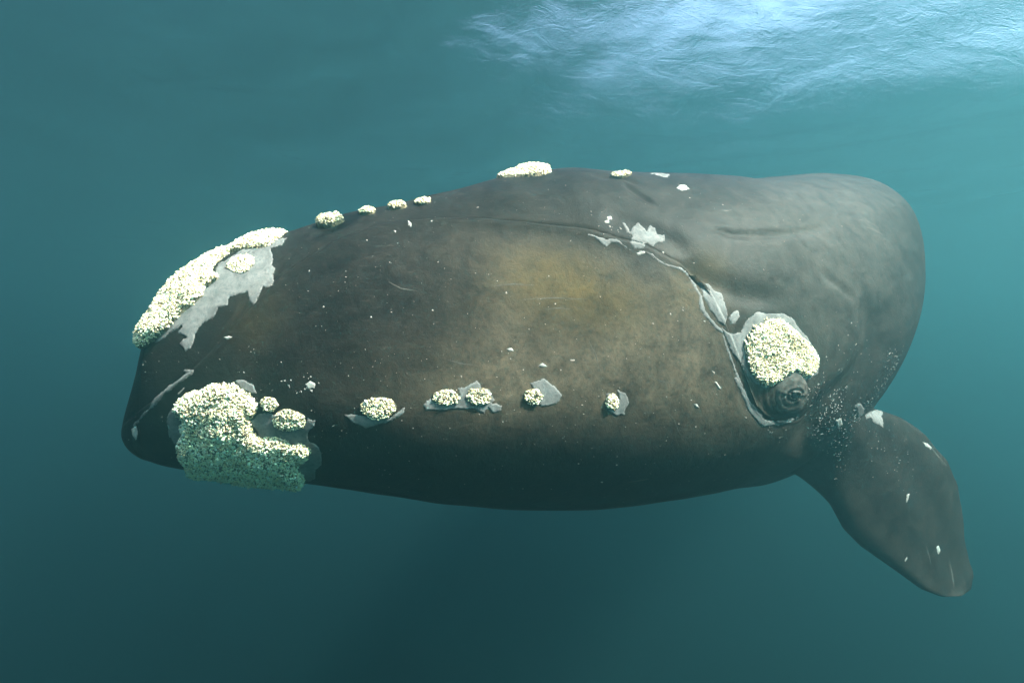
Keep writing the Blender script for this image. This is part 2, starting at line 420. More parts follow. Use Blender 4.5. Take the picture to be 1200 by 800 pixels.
for x0, y0, rx, ry, an, am, ch in STAINS_LIGHT:
    ca, sa = math.cos(math.radians(an)), math.sin(math.radians(an))
    du, dv = U - x0, Vp - y0
    q = ((du * ca + dv * sa) / rx) ** 2 + ((-du * sa + dv * ca) / ry) ** 2
    stain_light[..., ch] += np.where(face > -.1, am * np.exp(-q * 1.1), 0)
stain_light[s > 5.8, :, 2] = np.maximum(stain_light[s > 5.8, :, 2], .45)
stain_light = np.clip(stain_light, 0, 1)

# one closed skin: rings round the body
NR = 2 * NH - 2
RING = np.concatenate([N3, F3[:, NH - 2:0:-1]], 1)
RST = np.concatenate([stain_light, stain_light[:, NH - 2:0:-1]], 1)
verts = [RING.reshape(-1, 3)]; vst = [RST.reshape(-1, 3)]
nv = NS * NR
ii, jj = np.meshgrid(np.arange(NS - 1), np.arange(NR), indexing='ij')
keep = np.ones((NS - 1, NR), bool)
j2 = (jj + 1) % NR
quads_all = np.stack([ii * NR + jj, ii * NR + j2, (ii + 1) * NR + j2, (ii + 1) * NR + jj], -1)
tris = []
extra = []
for i0, flip in ((0, 1), (NS - 1, 0)):     # close snout and tail
    c = RING[i0].mean(0); verts.append(c[None]); vst.append(np.zeros((1, 3)))
    for j in range(NR):
        q = (i0 * NR + j, i0 * NR + (j + 1) % NR)
        tris.append((q[1], q[0], nv) if flip else (q[0], q[1], nv))
    nv += 1

def ring_j(j, far): return (NR - j) % NR if far else j
def limb(i0, i1, j0, j1, far, section, nt_, blend, corner=True):
    """open the skin over stations i0..i1, rows j0..j1 and draw a limb out of the hole; section(t, phi) gives its shape"""
    global nv
    # phi: 0 at the lower front corner, up the front and along the upper row to pi at the upper rear corner, back below
    if corner: qa, qb = (i0, j0), (i1, j1)
    else: qa, qb = (i0, (j0 + j1) // 2), (i1, (j0 + j1) // 2)
    loop = [(i0, j) for j in range(j0, j1)] + [(i, j1) for i in range(i0, i1)] + [(i1, j) for j in range(j1, j0, -1)] + [(i, j0) for i in range(i1, i0, -1)]
    start = loop.index(qa); loop = loop[start:] + loop[:start]
    ids = np.array([i * NR + ring_j(j, far) for i, j in loop])
    pts = RING.reshape(-1, 3)[ids]
    L = np.r_[0, np.cumsum(np.linalg.norm(np.diff(np.r_[pts, pts[:1]], axis=0), axis=1))]
    lb = L[loop.index(qb)]
    phi = np.where(L[:-1] <= lb, np.pi * L[:-1] / lb, np.pi + np.pi * (L[:-1] - lb) / (L[-1] - lb))
    for i in range(i0, i1):
        for j in range(j0, j1):
            if far: keep[i, (NR - j - 1) % NR] = False
            else: keep[i, j] = False
    prev = ids; n = len(ids)
    st = np.concatenate([v for v in vst])[ids]
    for k in range(1, nt_ + 1):
        t = k / nt_
        w = min(1, t / blend); w = w * w * (3 - 2 * w)
        P = pts * (1 - w) + section(t, phi) * w
        verts.append(P); vst.append(st * max(0, 1 - t * 3) + np.array([.07, 0, .12]) * min(1, t * 3))
        cur = np.arange(nv, nv + n); nv += n
        for q in range(n):
            r = (q + 1) % n
            extra.append((prev[q], prev[r], cur[r], cur[q]) if far else (prev[q], cur[q], cur[r], prev[r]))
        prev = cur
    c = verts[-1].mean(0); verts.append(c[None]); vst.append(np.array([[.07, 0, .12]]))
    for q in range(n):
        r = (q + 1) % n
        tris.append((prev[q], prev[r], nv) if far else (prev[r], prev[q], nv))
    nv += 1

def near_vertex(px, py, lim=6.4):
    m = (face > 0) & (s < lim)[:, None]
    d = np.where(m, np.hypot(U - px, Vp - py), 1e9)
    return np.unravel_index(d.argmin(), d.shape)
def along(pl, t):
    pl = np.asarray(pl, float); L = np.r_[0, np.cumsum(np.hypot(*np.diff(pl, axis=0).T))]
    return np.array([np.interp(t * L[-1], L, pl[:, 0]), np.interp(t * L[-1], L, pl[:, 1])])
def ray3(px, d): return np.array([(px[0] - CX) / F * d, d, (CY - px[1]) / F * d])

# flippers: broad paddles, outline of the near one taken from the photograph
I0, I1, J0, J1 = int(np.searchsorted(s, 4.27)), int(np.searchsorted(s, 4.82)), 40, 78
LEAD = [(946, 549), (955, 567), (975, 592), (990, 620), (1010, 640), (1050, 668), (1080, 690), (1104, 699), (1126, 698)]
TRAIL = [(1031, 479), (1060, 487), (1085, 510), (1110, 540), (1121, 566), (1128, 605), (1132, 645), (1141, 672), (1138, 690)]
dA, dB = N3[I0, J0, 1], N3[I1, J1, 1]
def flip_sec(t, phi, mirror=False):
    tr_ = along(TRAIL, t); tr_ = tr_ + np.array([1.0, .3]) * 2.2 * noise.noise((t * 14, 0, 0)) * min(1, t * 3)
    A = ray3(along(LEAD, t), dA + .62 * t); B = ray3(tr_, dB + .85 * t)
    C = (A + B) / 2
    ch = (A - B); nn = np.cross(ch, ray3((1125, 695), 5.5) - ray3((985, 515), 5.0)); nn /= np.linalg.norm(nn)
    if nn[1] > 0: nn = -nn
    th = np.interp(t, [0, .3, .7, .95, 1], [.13, .10, .06, .025, .008])
    c, sn = np.cos(phi), np.sin(phi)
    prof = np.sign(sn) * np.abs(sn) ** .8 * (1 + .35 * c)
    P = C + ch[None] / 2 * c[:, None] + nn[None] * (th * prof)[:, None]
    wob = .010 * np.sin(phi * 3 + t * 9) * (1 - t) + .007 * np.sin(c * 8 + .6 * np.sin(t * 5)) * np.sin(np.pi * min(1, t * 1.1)) * (sn > 0)
    P = P + nn * wob[:, None]
    if mirror:
        i = (I0 + I1) // 2
        l = (P[:, 0] - cx[i]) * nx[i] + (P[:, 1] - cy[i]) * ny[i]
        dz = P[:, 2] - N3[i, (J0 + J1) // 2, 2]
        P = P.copy(); P[:, 0] -= (2 * l - .75 * dz) * nx[i]; P[:, 1] -= (2 * l - .75 * dz) * ny[i]; P[:, 2] -= .75 * dz
    return P
limb(I0, I1, J0, J1, False, flip_sec, 48, .22)
limb(I0, I1, J0, J1, True, lambda t, p: flip_sec(t, p, True), 48, .22)
# tail flukes
K0, K1 = np.searchsorted(s, 13.0), np.searchsorted(s, 14.0)
jf = int(NH * .5)
def fluke(side):
    def f_(t, phi):
        i = K1; c0 = np.array([cx[i], cy[i], .30]); T = np.array([tx[i], ty[i], 0]); Lt = np.array([nx[i], ny[i], 0]) * side
        lead = c0 - T * .9 + Lt * (2.4 * t) + T * (1.5 * t ** 1.6); rear = c0 + T * .15 + Lt * (2.4 * t) + T * (.35 * t + .35 * math.sin(t * 3.1))
        c, sn = np.cos(phi), np.sin(phi)
        th = .09 * (1 - t) + .008
        return (lead + rear) / 2 + (lead - rear)[None] / 2 * c[:, None] * (1 - t ** 6 * .9) + np.array([0, 0, 1])[None] * (th * sn)[:, None]
    return f_
limb(K0, K1, jf - 12, jf + 12, False, fluke(1), 24, .3, False)
limb(K0, K1, jf - 12, jf + 12, True, fluke(-1), 24, .3, False)

VA = np.concatenate(verts); SA = np.concatenate(vst)
polys = np.concatenate([quads_all[keep], np.array(extra)])
me_faces = [tuple(q) for q in polys.tolist()] + tris
whale = mesh_obj('right_whale', VA, me_faces, M_SKIN)
tag(whale, 'huge black right whale with cream callosities swimming below the sea surface', 'whale')
me = whale.data
ca_ = me.color_attributes.new('stain_light', 'FLOAT_COLOR', 'POINT')
ca_.data.foreach_set('color', np.c_[SA, np.ones(len(SA))].astype(np.float32).ravel())
# soften the joints of the limbs
import bmesh
bm = bmesh.new(); bm.from_mesh(me); bm.verts.ensure_lookup_table()
base_n = NS * NR
nose = [v for v in bm.verts if (v.index < base_n and v.index // NR < 13) or v.index == base_n]
for _ in range(14):
    bmesh.ops.smooth_vert(bm, verts=nose, factor=.5, use_axis_x=True, use_axis_y=True, use_axis_z=True)
rootv = [v for v in bm.verts if v.index < base_n and I0 - 7 <= v.index // NR <= I1 + 7 and (J0 - 5 <= min(v.index % NR, NR - v.index % NR) <= J1 + 5) and v.link_faces]
n_loop = 2 * (I1 - I0 + J1 - J0)
for first in (base_n + 2, base_n + 2 + n_loop * 48 + 1):
    rootv += [bm.verts[k] for k in range(first, first + n_loop * 6)]
for _ in range(12):
    bmesh.ops.smooth_vert(bm, verts=rootv, factor=.5, use_axis_x=True, use_axis_y=True, use_axis_z=True)
bmesh.ops.delete(bm, geom=[v for v in bm.verts if not v.link_faces], context='VERTS')
bmesh.ops.recalc_face_normals(bm, faces=bm.faces)
bm.to_mesh(me)
BVH = BVHTree.FromBMesh(bm)
bm.free()
def hit(px, py):
    d = Vector(((px - CX) / F, 1, (CY - py) / F)).normalized()
    loc, n, i, dist = BVH.ray_cast(Vector((0, 0, 0)), d)
    if loc is None: return None
    if n.dot(d) > 0: n = -n
    return loc, n

# ------------------------------------------------------------------ callosities, peeling skin, eye
def z(ox, oy, k, pts): return [(ox + x / k, oy + y / k) for x, y in pts]
def poly_sd(pu, pv, poly):
    """signed pixel distance to a polygon, positive inside"""
    d, _ = seg_dist(pu, pv, list(poly) + [poly[0]])
    ins = np.zeros(pu.shape, bool); n = len(poly)
    for k in range(n):
        x1, y1 = poly[k]; x2, y2 = poly[(k + 1) % n]
        c = ((y1 > pv) != (y2 > pv)) & (pu < (x2 - x1) * (pv - y1) / (y2 - y1 + 1e-9) + x1)
        ins ^= c
    return np.where(ins, d, -d)

PHI = (1 + 5 ** .5) / 2
ICO_V = np.array([(-1, PHI, 0), (1, PHI, 0), (-1, -PHI, 0), (1, -PHI, 0), (0, -1, PHI), (0, 1, PHI), (0, -1, -PHI), (0, 1, -PHI), (PHI, 0, -1), (PHI, 0, 1), (-PHI, 0, -1), (-PHI, 0, 1)]) / math.sqrt(1 + PHI * PHI)
ICO_F = np.array([(0, 11, 5), (0, 5, 1), (0, 1, 7), (0, 7, 10), (0, 10, 11), (1, 5, 9), (5, 11, 4), (11, 10, 2), (10, 7, 6), (7, 1, 8), (3, 9, 4), (3, 4, 2), (3, 2, 6), (3, 6, 8), (3, 8, 9), (4, 9, 5), (2, 4, 11), (6, 2, 10), (8, 6, 7), (9, 8, 1)])
LICE_COL = np.array([(.90, .80, .54), (.88, .72, .42), (.72, .55, .29), (.90, .85, .66), (.40, .30, .17), (.12, .09, .06)])
LICE_P = np.array([.34, .24, .12, .18, .07, .05])

def lice_on(parent, V, Fq, ok, spacing, size, fine=True):
    """crust of whale lice and barnacle scraps over the faces marked ok"""
    T = np.concatenate([Fq[:, [0, 1, 2]], Fq[:, [0, 2, 3]]]); okt = np.r_[ok, ok]
    T = T[okt]
    A, B, C = V[T[:, 0]], V[T[:, 1]], V[T[:, 2]]
    nn = np.cross(B - A, C - A); ar = np.linalg.norm(nn, axis=1) / 2
    good = ar > 1e-9; A, B, C, nn, ar = A[good], B[good], C[good], nn[good], ar[good]
    n = max(8, int(ar.sum() / spacing ** 2))
    k = rng.choice(len(ar), n, p=ar / ar.sum())
    r1 = np.sqrt(rng.random(n)); r2 = rng.random(n)
    P = A[k] * (1 - r1)[:, None] + B[k] * (r1 * (1 - r2))[:, None] + C[k] * (r1 * r2)[:, None]
    N = nn[k] / (2 * ar[k])[:, None]
    rad = size * rng.lognormal(0, .34, n)
    # random turn of each lump, stretched along one axis
    q = rng.normal(size=(n, 4)); q /= np.linalg.norm(q, axis=1, keepdims=True)
    w_, x, y, zz = q.T
    R = np.stack([1 - 2 * (y * y + zz * zz), 2 * (x * y - zz * w_), 2 * (x * zz + y * w_), 2 * (x * y + zz * w_), 1 - 2 * (x * x + zz * zz), 2 * (y * zz - x * w_), 2 * (x * zz - y * w_), 2 * (y * zz + x * w_), 1 - 2 * (x * x + y * y)], -1).reshape(n, 3, 3)
    S = np.stack([rng.uniform(.9, 1.6, n), rng.uniform(.7, 1.1, n), rng.uniform(.5, .9, n)], -1)
    loc = (ICO_V[None] * (1 + rng.normal(0, .16, (n, 12, 1)))) * S[:, None] * rad[:, None, None]
    loc = np.einsum('nij,nkj->nki', R, loc)
    W = P[:, None] + N[:, None] * (rad * rng.uniform(-.1, .55, n))[:, None, None] + loc
    faces = (ICO_F[None] + (np.arange(n) * 12)[:, None, None]).reshape(-1, 3)
    o = mesh_obj('whale_lice', W.reshape(-1, 3), faces, M_LICE, parent, smooth=False)
    # colours come in drifts
    dr = np.array([noise.noise(Vector(p) * 9) for p in P])
    ci = rng.choice(len(LICE_COL), n, p=LICE_P)
    dz_ = np.array([noise.noise(Vector(p) * 16 + Vector((7, 3, 1))) for p in P])
    col = LICE_COL[ci] * (1 + .22 * dr - .55 * np.clip(dz_ - .12, 0, .6) + rng.normal(0, .12, n))[:, None]
    col = np.clip(np.repeat(col, 12, 0), .02, .88)
    at = o.data.color_attributes.new('tint', 'FLOAT_COLOR', 'POINT')
    at.data.foreach_set('color', np.c_[col, np.ones(len(col))].astype(np.float32).ravel())
    o['kind'] = 'stuff'
    return o

def out_quads(V, Fq, nref):
    """turn quads so that their normals agree with nref at the vertices"""
    a_, b_, c_ = V[Fq[:, 0]], V[Fq[:, 1]], V[Fq[:, 2]]
    fl = (np.cross(b_ - a_, c_ - a_) * nref[Fq[:, 0]]).sum(1) < 0
    Fq = Fq.copy(); Fq[fl] = Fq[fl][:, ::-1]
    return Fq

def crust(name, label, poly, thick, edge, wrap, spacing=.0064, size=.0042):
    """a large callosity grown on the body's own surface inside a pixel outline; wrap carries it over the crest"""
    sd = poly_sd(U, Vp, poly)
    lim = -.45 if not wrap else -.5
    sd = np.where((face > lim) & (s < 6)[:, None], sd, -50)
    sdm = sd / ppm
    q_in = sdm > -.012
    rows = np.where(q_in.any(1))[0]; cols = np.where(q_in.any(0))[0]
    a0, a1, c0, c1 = rows[0], rows[-1] + 1, cols[0], cols[-1] + 1
    G, NN, SD = N3[a0:a1, c0:c1], nor[a0:a1, c0:c1], sdm[a0:a1, c0:c1]
    t = np.clip(SD / edge, 0, 1)
    h = thick * np.sqrt(t * (2 - t))
    nz = np.array([noise.noise(Vector(p) * 7) for p in G.reshape(-1, 3)]).reshape(h.shape)
    n2 = np.array([noise.noise(Vector(p) * 24) for p in G.reshape(-1, 3)]).reshape(h.shape)
    h = h * (1 + .45 * nz + .28 * n2) - .014 * (SD < .004)
    n_, m_ = SD.shape
    idx = (np.arange(n_ - 1)[:, None] * m_ + np.arange(m_ - 1)[None])
    Fq = np.stack([idx, idx + m_, idx + m_ + 1, idx + 1], -1)
    k4 = (SD[:-1, :-1] > -.012) & (SD[1:, :-1] > -.012) & (SD[1:, 1:] > -.012) & (SD[:-1, 1:] > -.012)
    top = (SD[:-1, :-1] > .003)
    V1 = (G + NN * h[..., None]).reshape(-1, 3); N1 = NN.reshape(-1, 3)
    Fk, ok = Fq[k4], top[k4]
    if wrap:
        ii_ = np.repeat(np.arange(a0, a1), m_)
        l = (V1[:, 0] - cx[ii_]) * nx[ii_] + (V1[:, 1] - cy[ii_]) * ny[ii_]
        V2 = V1.copy(); V2[:, 0] -= 2 * l * nx[ii_]; V2[:, 1] -= 2 * l * ny[ii_]
        ln = N1[:, 0] * nx[ii_] + N1[:, 1] * ny[ii_]
        N2 = N1.copy(); N2[:, 0] -= 2 * ln * nx[ii_]; N2[:, 1] -= 2 * ln * ny[ii_]
        Fk = np.concatenate([Fk, Fk + len(V1)]); ok = np.r_[ok, ok]
        V1 = np.concatenate([V1, V2]); N1 = np.concatenate([N1, N2])
    Fk = out_quads(V1, Fk, N1)
    used = np.unique(Fk); mp = np.zeros(len(V1), int); mp[used] = np.arange(len(used))
    V1, Fk = V1[used], mp[Fk]
    o = mesh_obj(name, V1, Fk, M_CALL, whale)
    o['label'] = label
    lice_on(o, V1, Fk, ok, spacing, size)
    return o

def knob(px, py, ra, rb, turn, thick, label, spacing=.0060, size=.0039):
    """a small callosity: an uneven dome set on the skin; ra, rb in metres, turn in degrees on the skin"""
    hh = hit(px, py)
    if hh is None: return None
    c, n = hh
    up = Vector((0, 0, 1)); t1 = n.cross(up).normalized(); t2 = n.cross(t1).normalized()
    ca, sa = math.cos(math.radians(turn)), math.sin(math.radians(turn))
    e1, e2 = t1 * ca + t2 * sa, t2 * ca - t1 * sa
    NR_, NA = 11, 34
    V, NN = [], []
    seed = rng.random() * 50
    for r in range(NR_ + 1):
        for k in range(NA):
            an = 2 * math.pi * k / NA
            wob = 1 + .16 * noise.noise((math.cos(an) * 1.4 + seed, math.sin(an) * 1.4, 0)) + .08 * noise.noise((math.cos(an) * 4, math.sin(an) * 4, seed))
            rr = r / NR_ * wob
            q = c + e1 * (ra * rr * math.cos(an)) + e2 * (rb * rr * math.sin(an))
            loc, nn, _, _ = BVH.find_nearest(q)
            if nn.dot(n) < 0: nn = -nn
            t = 1 - r / NR_
            h = thick * math.sqrt(min(1, t * 2.4)) * (1 + .4 * noise.noise(loc * 22)) if r < NR_ else -.012
            p_ = loc + nn * h
            V.append(p_); NN.append(nn)
    V = np.array([tuple(v) for v in V]); NN = np.array([tuple(v) for v in NN])
    Fq = np.array([(r * NA + k, r * NA + (k + 1) % NA, (r + 1) * NA + (k + 1) % NA, (r + 1) * NA + k) for r in range(NR_) for k in range(NA)])
    Fq = out_quads(V, Fq, NN)
    o = mesh_obj('callosity', V, Fq, M_CALL, whale)
    o['label'] = label
    ok = np.repeat(np.arange(NR_) < NR_ - 1, NA)
    lice_on(o, V, Fq, ok, spacing, size)
    return o

# the bonnet on the snout, and the mass on the lower lip
BON = z(130, 250, 4, [(40, 520), (60, 430), (100, 370), (150, 300), (220, 240), (290, 190), (380, 130), (480, 90), (600, 60), (700, 50), (800, 60), (830, 85), (805, 100), (780, 125), (740, 160), (680, 172), (640, 170), (600, 178), (560, 185), (520, 215), (480, 250), (470, 275), (510, 290), (500, 320), (440, 350), (430, 395), (390, 430), (340, 470), (300, 510), (270, 550), (220, 590), (160, 635), (120, 640), (70, 600)])
crust('bonnet_callosity', 'long cream bonnet callosity over the tip of the snout', BON, .042, .06, True)
CHIN = z(130, 420, 4, [(300, 235), (320, 195), (365, 160), (430, 145), (490, 115), (560, 115), (610, 130), (650, 165), (680, 200), (690, 235), (660, 275), (655, 310), (665, 345), (700, 370), (750, 365), (800, 365), (830, 385), (850, 405), (900, 400), (935, 425), (930, 460), (900, 490), (870, 510), (900, 540), (905, 570), (900, 640), (830, 690), (670, 690), (500, 660), (400, 600), (360, 540), (345, 490), (320, 455), (310, 400), (330, 360), (320, 320), (345, 290), (310, 265)])
crust('chin_callosity', 'large cream callosity on the lower lip near the chin', CHIN, .042, .06, False)
EYEC = z(780, 340, 4, [(365, 290), (360, 240), (385, 195), (420, 155), (470, 130), (520, 128), (560, 150), (600, 185), (650, 225), (690, 270), (712, 320), (708, 370), (680, 405), (640, 412), (600, 385), (560, 400), (540, 430), (500, 445), (465, 455), (420, 425), (385, 380), (375, 335)])
crust('brow_callosity', 'heart-shaped cream callosity above the eye', EYEC, .030, .045, False, .0062, .0040)
BLOW = [(569, 209), (582, 196), (603, 185), (628, 183), (644, 190), (645, 203), (632, 207), (604, 208), (585, 209)]
crust('blowhole_callosity', 'flat cream callosity in front of the blowholes', BLOW, .050, .07, True, .0068, .0045)
def m_at(px, py, r):
    h_ = hit(px, py); return r / F * h_[0].y
for px, py, rx, ry, tn, th, lb in [
        (282.5, 309, 20, 15, -20, .040, 'oval cream callosity beside the bonnet'),
        (315, 473, 12, 9, 0, .035, 'small cream callosity between the chin mass and the oval island'),
        (338.7, 492.5, 21, 14.5, 0, .045, 'oval cream island in the notch of the chin callosity'),
        (443.5, 478, 22, 13.5, 0, .045, 'largest oval callosity of the row along the lower lip'),
        (522.4, 465.4, 17, 9.8, 0, .040, 'flat oval callosity on a shared grey patch, second of the lip row'),
        (561, 464.5, 15.5, 11, 0, .042, 'round callosity on a shared grey patch, third of the lip row'),
        (625, 464.5, 12, 10, 0, .036, 'small round callosity at the front of a ragged grey patch'),
        (717, 470.5, 8.5, 11, 0, .034, 'smallest callosity of the lip row, next to the mouth corner')]:
    knob(px, py, m_at(px, py, rx), m_at(px, py, ry), tn, th * .34, lb)
for px, py, ra, rb, th, lb in [
        (387, 261, .085, .075, .050, 'cream callosity behind the bonnet on the ridge of the snout'),
        (430, 249, .055, .045, .028, 'low cream callosity second behind the bonnet on the snout ridge'),
        (466, 243, .065, .05, .032, 'low cream callosity third behind the bonnet on the snout ridge'),
        (496, 237, .055, .045, .022, 'thin cream callosity last before the blowholes on the snout ridge'),
        (727, 207, .085, .03, .030, 'narrow cream callosity behind the blowholes')]:
    knob(px, py, ra, rb, 12 if px > 700 else 0, th, lb)

def peel(poly, lift=.004, ragged=1.6, step_px=.9, mat=None, name='peeling_skin'):
    """a sheet of pale sloughing skin lying on the body inside a pixel outline"""
    P = np.array(poly); x0, y0 = P.min(0) - 2; x1, y1 = P.max(0) + 2
    xs = np.arange(x0, x1, step_px); ys = np.arange(y0, y1, step_px)
    GX, GY = np.meshgrid(xs, ys, indexing='ij')
    sd = poly_sd(GX, GY, poly)
    sd = sd + ragged * np.array([noise.noise((gx * .11, gy * .11, 1.7)) + .7 * noise.noise((gx * .31, gy * .31, 4)) for gx, gy in zip(GX.ravel(), GY.ravel())]).reshape(sd.shape)
    n, m = sd.shape
    pos = np.zeros((n, m, 3)); okv = np.zeros((n, m), bool); edg = np.zeros((n, m)); ev_ = []
    for i, j in zip(*np.where(sd > -step_px * .6)):
        h_ = hit(GX[i, j], GY[i, j])
        if h_ is None: continue
        up_ = lift * min(1, max(-.6, sd[i, j] / 1.2))
        pos[i, j] = h_[0] + h_[1] * up_; okv[i, j] = True; edg[i, j] = min(1, max(0, sd[i, j] / 3.5))
    V, Fq, mp = [], [], -np.ones((n, m), int)
    for i in range(n - 1):
        for j in range(m - 1):
            q = ((i, j), (i + 1, j), (i + 1, j + 1), (i, j + 1))
            if not all(okv[a_] for a_ in q): continue
            dep = [pos[a_][1] for a_ in q]
            if max(dep) - min(dep) > .05: continue
            f_ = []
            for a_ in q:
                if mp[a_] < 0: mp[a_] = len(V); V.append(pos[a_]); ev_.append(edg[a_])
                f_.append(int(mp[a_]))
            Fq.append(tuple(f_))
    if not Fq: return None
    o = mesh_obj(name, np.array(V), Fq, mat or M_PEEL, whale)
    o.data.attributes.new('edge', 'FLOAT', 'POINT').data.foreach_set('value', np.array(ev_, dtype=np.float32))
    return o

def band(line, w0):
    """outline of a thin ragged strip along a line; widths in pixels at each point"""
    L = np.array(line, float); T = np.gradient(L, axis=0); T /= np.linalg.norm(T, axis=1, keepdims=True); Nn = np.stack([-T[:, 1], T[:, 0]], -1)
    w0 = np.array(w0)[:, None] / 2
    return [tuple(p) for p in L + Nn * w0] + [tuple(p) for p in (L - Nn * w0)[::-1]]

def lipband(line, w0): return band([(x - 1.6, y + 2.4) for x, y in line], w0)
Z1 = lambda p: z(130, 250, 4, p)
Z2 = lambda p: z(130, 420, 4, p)
Z3 = lambda p: z(400, 400, 10 / 3, p)
Z5 = lambda p: z(690, 180, 20 / 7, p)
Z6 = lambda p: z(780, 340, 4, p)
Z7 = lambda p: z(900, 440, 20 / 7, p)
PEELS = [
    Z1([(835, 112), (800, 150), (745, 160), (760, 200), (755, 240), (770, 255), (760, 285), (768, 320), (745, 345), (715, 345), (690, 395), (670, 440), (655, 415), (640, 370), (600, 380), (560, 385), (550, 430), (505, 445), (490, 480), (430, 520), (390, 575), (385, 620), (350, 648), (320, 610), (350, 580), (310, 560), (330, 530), (300, 545), (240, 590), (190, 620), (300, 480), (400, 400), (470, 330), (500, 240), (620, 165), (780, 118)]),
    Z1([(525, 580), (550, 574), (575, 578), (545, 594)]),
    Z2([(180, 230), (215, 175), (265, 130), (330, 85), (345, 70), (335, 50), (400, 50), (380, 75), (340, 100), (290, 140), (250, 170), (215, 215), (150, 275), (105, 325), (110, 300)]),
    Z2([(310, 165), (350, 128), (345, 140), (318, 170)]),
    Z2([(95, 330), (120, 315), (128, 350), (118, 385), (100, 360)]),
    Z2([(262, 300), (275, 245), (305, 220), (355, 290), (325, 360), (335, 440), (290, 395), (265, 350)]),
    Z2([(580, 103), (630, 100), (672, 125), (685, 165), (650, 165), (600, 130)]),
    Z2([(655, 300), (690, 262), (720, 250), (770, 265), (830, 345), (900, 315), (922, 275), (955, 290), (950, 320), (920, 350), (930, 385), (970, 405), (985, 450), (985, 500), (960, 520), (955, 565), (905, 582), (850, 520), (900, 440), (850, 400), (760, 370), (700, 380), (685, 345)]),
    Z2([(910, 120), (935, 105), (960, 118), (955, 140), (925, 145)]),
    Z3([(12, 288), (60, 285), (90, 292), (180, 300), (215, 280), (250, 252), (245, 275), (200, 312), (140, 327), (90, 335), (45, 320)]),
    Z3([(318, 245), (345, 225), (460, 208), (455, 180), (490, 175), (530, 150), (548, 180), (580, 185), (600, 225), (590, 240), (630, 250), (625, 270), (590, 278), (572, 262), (558, 283), (520, 262), (480, 262), (440, 265), (380, 270), (330, 268)]),
    Z3([(735, 162), (790, 142), (830, 175), (862, 210), (850, 235), (810, 250), (780, 255), (740, 220), (745, 185)]),
    Z3([(1080, 192), (1110, 205), (1130, 240), (1110, 260), (1105, 285), (1075, 293), (1040, 270), (1035, 195), (1060, 205), (1085, 225)]),
    Z3([(645, 28), (665, 25), (673, 37), (655, 40)]), Z3([(768, 95), (785, 84), (805, 98), (785, 102)]), Z3([(893, 70), (913, 70), (910, 77), (895, 77)]),
    Z5([(112, 232), (120, 232), (138, 262), (150, 240), (165, 228), (178, 245), (195, 262), (205, 240), (225, 248), (230, 268), (255, 270), (258, 295), (225, 300), (215, 312), (195, 300), (180, 318), (150, 322), (135, 300), (148, 278), (128, 262)]),
    Z5([(158, 332), (185, 325), (190, 333), (165, 342)]), Z5([(60, 212), (75, 208), (78, 220), (64, 222)]), Z5([(52, 225), (66, 222), (68, 231), (56, 233)]),
    Z5([(292, 115), (305, 104), (325, 105), (338, 120), (312, 124)]), Z5([(150, 55), (200, 57), (270, 72), (262, 80), (200, 68), (160, 63)]),
    Z5([(365, 430), (400, 435), (420, 455), (442, 468), (456, 500), (466, 540), (452, 575), (432, 562), (410, 530), (385, 480)]),
    Z5([(465, 552), (482, 530), (500, 525), (508, 545), (490, 568), (478, 572)]),
    lipband(Z5([(0, 264), (25, 270), (45, 284), (62, 292), (80, 284), (100, 286), (125, 302), (150, 320), (195, 322), (215, 330), (240, 352), (262, 366), (310, 377), (330, 392)]), [2, 2.5, 7, 8, 5, 2, 2.4, 2.2, 2, 3, 2, 3.5, 2.5, 2.5]),
    lipband(Z5([(325, 385), (345, 412), (362, 440), (378, 470), (384, 510), (402, 540), (430, 572), (452, 592)]), [2.5, 3, 3, 3.5, 5, 5.5, 5, 4]),
    lipband(Z5([(450, 588), (462, 625), (478, 672), (492, 712), (508, 752), (528, 795)]), [3, 2.2, 2.8, 2.2, 3, 3]),
    lipband(Z6([(335, 400), (365, 460), (395, 520), (430, 575), (470, 612), (520, 612), (575, 605), (630, 588)]), [4, 5, 7, 9, 9, 5, 4, 2]),
    Z6([(262, 175), (285, 195), (320, 205), (352, 196), (372, 150), (425, 102), (480, 112), (540, 105), (592, 125), (622, 172), (672, 228), (708, 280), (722, 330), (715, 392), (672, 420), (625, 418), (600, 385), (575, 410), (560, 432), (520, 432), (470, 464), (420, 442), (375, 395), (350, 335), (335, 325), (312, 300), (290, 250)]),
    Z6([(225, 425), (240, 428), (262, 462), (250, 466)]), Z6([(130, 530), (148, 533), (160, 552), (140, 548)]), Z6([(215, 375), (232, 385), (228, 395)]),
    Z7([(325, 130), (345, 116), (390, 110), (382, 135), (388, 178), (368, 165), (352, 158), (345, 140), (330, 145)]),
    Z7([(519, 222), (535, 226), (548, 240), (545, 248), (528, 236)]), Z7([(465, 396), (475, 394), (470, 415), (462, 430)]), Z7([(563, 572), (572, 568), (578, 585), (570, 598)]), Z7([(458, 612), (468, 602), (466, 615), (458, 624)]),
    Z7([(290, 100), (310, 92), (325, 108), (318, 128), (300, 150), (298, 125)]), Z7([(225, 150), (245, 140), (250, 165), (232, 178)]),
    [(478, 258), (482, 261), (482, 266), (478, 264)], [(461, 270), (464, 270), (464, 273)], [(428, 281), (431, 280), (431, 283)]]
M_SCR = mat_simple('healed_scratch', (.045, .041, .036), (.085, .078, .068), 30, .6)
